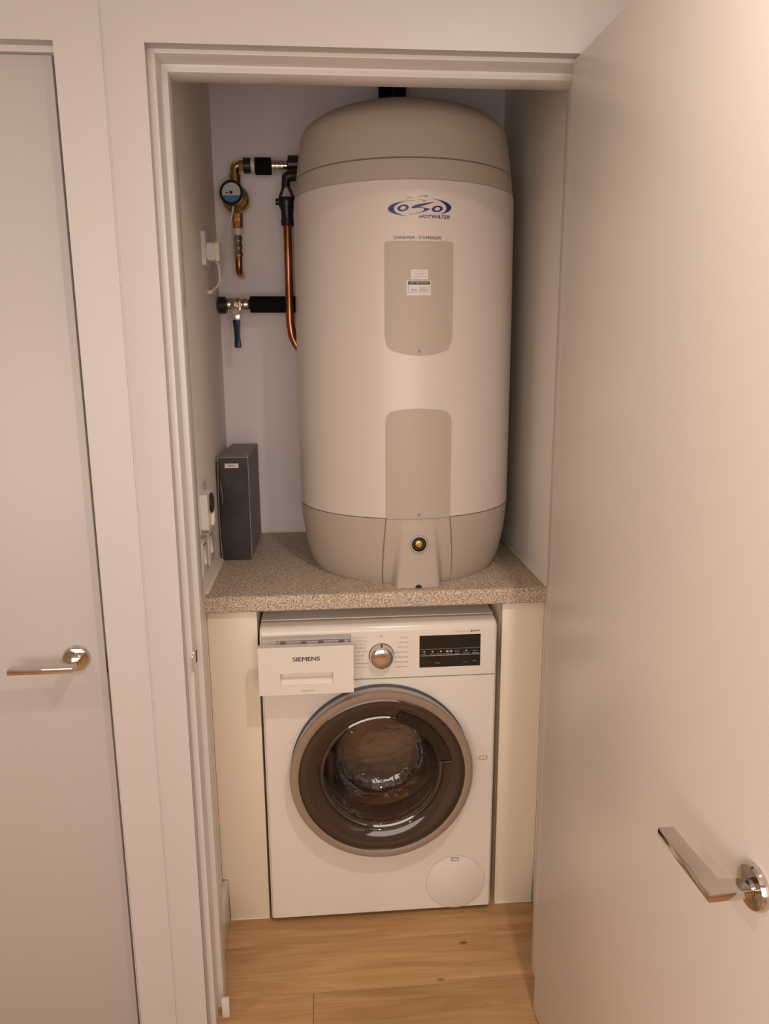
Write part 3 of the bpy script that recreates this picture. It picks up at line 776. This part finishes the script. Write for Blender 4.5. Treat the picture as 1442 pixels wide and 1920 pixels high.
add_lathe(bm, [(.172, -.055), (.245, -.075), (.250, -.085), (.250, -.38), (.240, -.40), (0, -.41)], axis((PCX, WF+.030, PCZ), FWD), 96)
drum = finish('drum', bm, steel, wm, 40)
for k in range(3):
    a = math.radians(90+120*k+25); c = Vector((PCX+.238*math.cos(a), 0, PCZ+.238*math.sin(a)))
    tube('drum_paddle', [c+Vector((0, WF+.13, 0)), c+Vector((0, WF+.25, 0)), c+Vector((0, WF+.40, 0))], [.022, .028, .022], steel, drum, 12)
flap_line = principled('flap_line', (.42, .38, .34), .5)
# pump flap and marks
pf = lathe('pump_flap', [(0, .0004), (.0790, .0004), (.0795, .0001), (.0795, -.002)], (.6290, WF, .0940), FWD, white_app, wm, 72, 50)
lathe('flap_gap', [(.0798, -.001), (.0798, .0003), (.0806, .0003), (.0806, -.001)], (.6290, WF, .0940), FWD, flap_line, pf, 72, 30, closed=True)
prism('flap_latch', rrect(.6160, .6360, .1605, .1700, .001), fxz, WF-.0018, WF-.0005, grey_ink, pf)
prism('latch_slot', rrect(.6178, .6342, .1622, .1680, .0008), fxz, WF-.0024, WF-.0015, white_app, pf)
bm = bmesh.new(); fn = lambda u, v: Vector((u, WF-.0005, v))
def outline(pts, wd):
    for (xa, za), (xb, zb) in zip(pts, pts[1:]):
        d = Vector((xb-xa, zb-za)); nn = Vector((-d.y, d.x)).normalized()*wd/2
        add_poly(bm, [(xa-nn.x, za-nn.y), (xb-nn.x, zb-nn.y), (xb+nn.x, zb+nn.y), (xa+nn.x, za+nn.y)], fn)
outline([(.6890, .4578), (.6890, .4690), (.6975, .4672), (.7060, .4690), (.7060, .4578), (.6975, .4560), (.6890, .4578)], .0011)
outline([(.6975, .4560), (.6975, .4672)], .0009); outline([(.6868, .4570), (.6868, .4680)], .0008); outline([(.7082, .4570), (.7082, .4680)], .0008)
finish('manual_symbol', bm, grey_ink, wm)

# ------------------------------------------------------------------ box file
bf = thing('box_file', (.043, .83, ZC), 'charcoal upright box file in the corner of the worktop', 'box file')
BX0, BX1, BY0, BY1, BZ1 = .002, .086, .668, .995, 1.2235
bm = bmesh.new(); add_box(bm, BX0+.0015, BX1-.0005, BY0+.002, BY1, ZC+.0005, BZ1, .0015, 1); finish('case', bm, boxside, bf, 30)
prism('spine', rrect(BX0+.001, BX1-.0025, ZC+.0015, BZ1-.002, .005), fxz, BY0-.0008, BY0+.003, spine, bf, .0006)
bm = bmesh.new()
add_tube(bm, curve_pts([(BX0-.0003, BY0, ZC+.001), (BX0-.0028, BY0-.0004, ZC+.12), (BX0-.0018, BY0-.0003, ZC+.22), (BX0+.001, BY0, BZ1-.009), (BX0+.006, BY0, BZ1-.001), (BX1-.008, BY0, BZ1-.001), (BX1-.001, BY0, BZ1-.005), (BX1-.0012, BY0, ZC+.15), (BX1-.0006, BY0, ZC+.0016)], 6), .0011, 8)
add_tube(bm, [(BX0, BY0, ZC+.0016), (BX1, BY0, ZC+.0016)], .0011, 8)
finish('worn_edge', bm, principled('worn_board_edge', (.30, .29, .30), .6), bf, 60)
bm = bmesh.new(); add_tube(bm, curve_pts([(BX0+.006, BY0-.0008, ZC+.230), (BX0+.007, BY0-.0009, ZC+.205), (BX0+.009, BY0-.0009, ZC+.195), (BX0+.0085, BY0-.0009, ZC+.170)], 5), .0007, 6)
finish('scuffed_edge', bm, principled('scuff', (.45, .44, .46), .6), bf, 60)
prism('spine_label', [(.0210, 1.1935), (.0590, 1.1935), (.0590, 1.2065), (.0210, 1.2065)], fxz, BY0-.0014, BY0-.0007, sticker, bf)
bm = bmesh.new(); add_text(bm, 'B140', .0330, .0475, 1.1978, 1.2020, lambda u, v: Vector((u, BY0-.0018, v)), .02); finish('label_lettering', bm, ink, bf)

# ------------------------------------------------------------------ pipework on the back wall
PY = .93
wp = thing('water_meter_pipe', (.057, PY, 1.96), 'upper cold water pipe with round brass water meter, left of the cylinder', 'water meter')
ZT = 2.0405
def run(name, x0, x1, z, r, mat, parent, y=PY, n=24, ribs=0):
    pr_ = cyl_prof(r, x0, x1, .0012)
    if ribs:
        pr_ = [(0, x0), (r*.9, x0)]
        for k in range(ribs):
            a = x0+(x1-x0)*k/ribs; b_ = x0+(x1-x0)*(k+1)/ribs; d = (b_-a)
            pr_ += [(r*.86, a+d*.05), (r, a+d*.2), (r, a+d*.7), (r*.86, a+d*.9)]
        pr_ += [(r*.9, x1), (0, x1)]
    return lathe(name, pr_, (0, y, z), (1, 0, 0), mat, parent, n)
def drop(name, z0, z1, x, r, mat, parent, y=PY, n=24, ribs=0):
    pr_ = cyl_prof(r, z0, z1, .0012)
    if ribs:
        pr_ = [(0, z0), (r*.9, z0)]
        for k in range(ribs):
            a = z0+(z1-z0)*k/ribs; d = (z1-z0)/ribs
            pr_ += [(r*.84, a+d*.05), (r, a+d*.2), (r, a+d*.7), (r*.84, a+d*.9)]
        pr_ += [(r*.9, z1), (0, z1)]
    return lathe(name, pr_, (x, y, 0), (0, 0, 1), mat, parent, n)
tube('elbow', curve_pts([(.058, PY, 2.012), (.058, PY, 2.030), (.0625, PY, 2.0375), (.070, PY, ZT), (.088, PY, ZT)], 6), [.0125]*9 + [.0145]*3 + [.0115]*13, brass, wp, 20)
run('elbow_nut', .070, .086, ZT, .0155, brass, wp, n=6)
run('black_nut', .084, .1045, ZT, .0215, black_pl, wp)
run('white_pipe', .1045, .1180, ZT, .0165, white_pl, wp)
run('lagging', .1170, .1640, ZT-.001, .0235, foam, wp)
run('chrome_union', .164, .2130, ZT+.001, .0165, chrome, wp, ribs=4)
run('black_socket', .2130, .3380, ZT+.002, .0240, black_pl, wp, y=.915)
drop('meter_tail', 1.985, 2.016, .058, .0165, brass, wp)
mt = lathe('meter_body', [(0, -.030), (.028, -.028), (.036, -.015), (.0385, 0), (.0385, .012), (.034, .020), (0, .020)], (.060, PY-.005, 1.945), (-.10, -1, .06), brass, wp, 40)
ddir = Vector((-.14, -1, .08)).normalized(); dpos = Vector((.0525, PY-.025, 1.957))
dc = lathe('meter_dial', [(0, 0), (.0335, 0), (.0345, .003), (.0345, .020), (.0325, .0225), (.0275, .0225), (.0270, .0200), (0, .0200)], dpos, ddir, black_pl, wp, 48)
u_ = Vector((0, 0, 1)).cross(ddir).normalized(); u_ = -u_ if u_.x < 0 else u_; v_ = ddir.cross(u_).normalized(); v_ = -v_ if v_.z < 0 else v_
def dial_fn(off): return lambda u, v: dpos + ddir*(.0202+off) + u_*u + v_*v
bm = bmesh.new(); R_ = .0268; a_c = math.radians(-18)
add_poly(bm, [(R_*math.cos(a_c+(PI-2*a_c)*k/24), R_*math.sin(a_c+(PI-2*a_c)*k/24)) for k in range(25)], dial_fn(.0001))
finish('dial_face', bm, dial_white, dc)
bm = bmesh.new(); add_poly(bm, [(R_*math.cos(PI-a_c+(PI+2*a_c)*k/20), R_*math.sin(PI-a_c+(PI+2*a_c)*k/20)) for k in range(21)], dial_fn(.0001))
finish('dial_band', bm, dial_blue, dc)
bm = bmesh.new(); add_poly(bm, [(.0045*math.cos(2*PI*k/20)-.0005, .0045*math.sin(2*PI*k/20)) for k in range(20)], dial_fn(.0005))
for q in ((-.015, -.010, -.003, .001), (-.009, -.008, -.003, .001)): add_poly(bm, [(q[0], q[2]), (q[1], q[2]), (q[1], q[3]), (q[0], q[3])], dial_fn(.0005))
finish('dial_marks', bm, ink, dc)
drop('brass_union', 1.885, 1.912, .0600, .0155, brass, wp, n=6)
drop('copper_nut', 1.868, 1.886, .0605, .0145, copper, wp, n=6)
drop('white_sleeve', 1.848, 1.868, .0600, .0115, white_pl, wp)
drop('chrome_valve', 1.785, 1.848, .0590, .0140, chrome, wp, ribs=3)
tube('copper_tail', curve_pts([(.0588, PY, 1.790), (.0583, PY, 1.765), (.0580, PY+.006, 1.750), (.058, PY+.022, 1.743), (.058, YB-.0002, 1.742)], 6), .0105, copper, wp, 18)
# lower isolating valve
vl = thing('isolating_valve_pipe', (.10, PY, 1.65), 'lower lagged water pipe with blue lever isolating valve on the back wall', 'valve')
ZV = 1.651
run('black_end_cap', -.0075, .0150, ZV-.002, .0250, black_pl, vl)
run('brass_body', .0150, .0880, ZV, .0195, fitting, vl, ribs=3)
lathe('spindle_boss', cyl_prof(.011, 0, .024), (.0480, PY-.015, ZV), (0, -1, 0), fitting, vl, 24)
lv = prism('lever_plate', [(.0330, 1.635), (.0330, 1.660), (.0360, 1.663), (.0590, 1.663), (.0620, 1.660), (.0620, 1.635), (.0570, 1.631), (.0570, 1.596), (.0380, 1.596), (.0380, 1.631)], fxz, PY-.041, PY-.0375, chrome, vl, .0008)
lathe('lever_nut', cyl_prof(.0075, 0, .006), (.0480, PY-.041, ZV-.003), (0, -1, 0), fitting, lv, 6)
prism('blue_grip', [(.0365, 1.604), (.0585, 1.604), (.0570, 1.580), (.0560, 1.555), (.0590, 1.530), (.0575, 1.523), (.0400, 1.523), (.0385, 1.530), (.0405, 1.555), (.0390, 1.580)], fxz, PY-.045, PY-.0335, blue_pl, vl, .0025)
run('lagging', .0880, .3380, ZV-.001, .0240, foam, vl, y=.915)
# discharge pipe with tundish
dg = thing('copper_discharge_pipe', (.203, .87, 1.75), 'copper discharge pipe with black tundish beside the cylinder', 'pipe')
DYp = .868
XD = .2080
tube('tundish_elbow', curve_pts([(.300, DYp+.006, 2.003), (.255, DYp+.004, 2.003), (.222, DYp, 2.001), (.2095, DYp, 1.993), (.2065, DYp, 1.972)], 6), [.0155]*19 + [.0125]*6, black_pl, dg, 18)
for sx in (-1, 1):
    tube('tundish_arm', [(XD-.001+sx*.005, DYp, 1.978), (XD+sx*.021, DYp, 1.938)], .0042, black_pl, dg, 10)
tun = lathe('tundish_cup', [(.018, 1.940), (.0235, 1.9415), (.0255, 1.936), (.0250, 1.925), (.0175, 1.908), (.0160, 1.885), (.0185, 1.884), (.0185, 1.868), (.0165, 1.866), (.0130, 1.866), (.0130, 1.905), (.0200, 1.926)], (XD, DYp, 0), (0, 0, 1), black_pl, dg, 36, closed=True)
lathe('tundish_spout', cyl_prof(.009, 0, .012), (XD-.020, DYp-.004, 1.930), (-1, -.1, 0), black_pl, tun, 16)
tube('copper_pipe', curve_pts([(XD, DYp, 1.868), (XD-.0005, DYp, 1.76), (XD-.0010, DYp, 1.62), (XD+.001, DYp, 1.580), (XD+.0085, DYp+.002, 1.545), (XD+.030, DYp+.005, 1.515), (XD+.070, DYp+.014, 1.497), (.315, DYp+.03, 1.49)], 8), .0122, copper, dg, 24)

# ------------------------------------------------------------------ left wall fittings
def wallx(y): return 0 if y <= YC else -.014*(y-YC)/(YB+.02-YC)
so = thing('socket_outlet', (0, .68, 1.77), 'white single socket plate high on the left cupboard wall', 'socket')
wx = wallx(.68)
prism('face_plate', rrect(.640, .726, 1.732, 1.818, .004), fyz, wx-.001, wx+.0105, white_pl, so, .001)
pg = thing('plug', (.03, .69, 1.77), 'white mains plug pushed into the upper left socket', 'plug')
px0 = wx+.0107
prism('plug_body', rrect(.657, .707, 1.746, 1.792, .006), fyz, px0, px0+.021, white_pl, pg, .003)
prism('plug_cover', rrect(.659, .705, 1.744, 1.794, .006), fyz, px0+.0212, px0+.033, seal, pg, .003)
tube('flex', curve_pts([(px0+.018, .680, 1.7465), (px0+.024, .690, 1.738), (px0+.026, .70, 1.715), (px0+.020, .712, 1.690), (.004, .728, 1.676), (-.001, .740, 1.672)], 8), .0030, white_pl, pg, 10)
mc = thing('meter_cable', (.02, .86, 1.80), 'thin white cable from the water meter down to the left wall', 'cable')
tube('flex', curve_pts([(.0535, PY-.038, 1.922), (.050, PY-.040, 1.905), (.036, PY-.040, 1.850), (.020, PY-.045, 1.780), (.011, PY-.075, 1.720), (.0055, .80, 1.688), (.0, .768, 1.675), (-.0020, .755, 1.672)], 8), .0026, white_pl, mc, 10)
prism('cable_clip', rrect(.722, .772, 1.666, 1.676, .002), fyz, wallx(.76)-.001, wallx(.76)+.0125, white_pl, mc, .001)
# programmer and switches near the doorway
tm = thing('timer_switch', (0, .35, 1.15), 'white timer switch box with dark dial above the double switches', 'switch')
prism('back_plate', rrect(.292, .412, 1.092, 1.206, .004), fyz, 0, .008, white_pl, tm, .001)
prism('case', rrect(.303, .390, 1.101, 1.185, .003), fyz, .0082, .026, white_pl, tm, .0015)
lathe('dial', [(0, 0), (.024, 0), (.024, .004), (.021, .0055), (0, .0055)], (.0262, .352, 1.158), (1, 0, 0), black_pl, tm, 40)
prism('dial_pointer', [(.336, 1.107), (.372, 1.107), (.362, 1.130), (.350, 1.138), (.344, 1.130)], fyz, .0262, .0335, cream, tm, .0015)
for i, (y0, lab) in enumerate(((.288, 'white rocker switch plate nearest the doorway, under the timer box'), (.392, 'white rocker switch plate beside the box file'))):
    sw = thing('rocker_switch', (0, y0+.04, 1.04), lab, 'switch', 'rocker switches on the left wall')
    prism('face_plate', rrect(y0, y0+.086, .988, 1.074, .004), fyz, wallx(y0+.08)-.0005, .0095, white_pl, sw, .001)
    prism('rocker', [(.0097, 1.058), (.0150, 1.018), (.0097, 1.014)], lambda u, v, d: Vector((u, d, v)), y0+.030, y0+.052, white_app, sw)
    prism('rocker_slot', [(y0+.028, 1.060), (y0+.054, 1.060), (y0+.054, 1.064), (y0+.028, 1.064)], fyz, .0090, .0099, ink, sw)
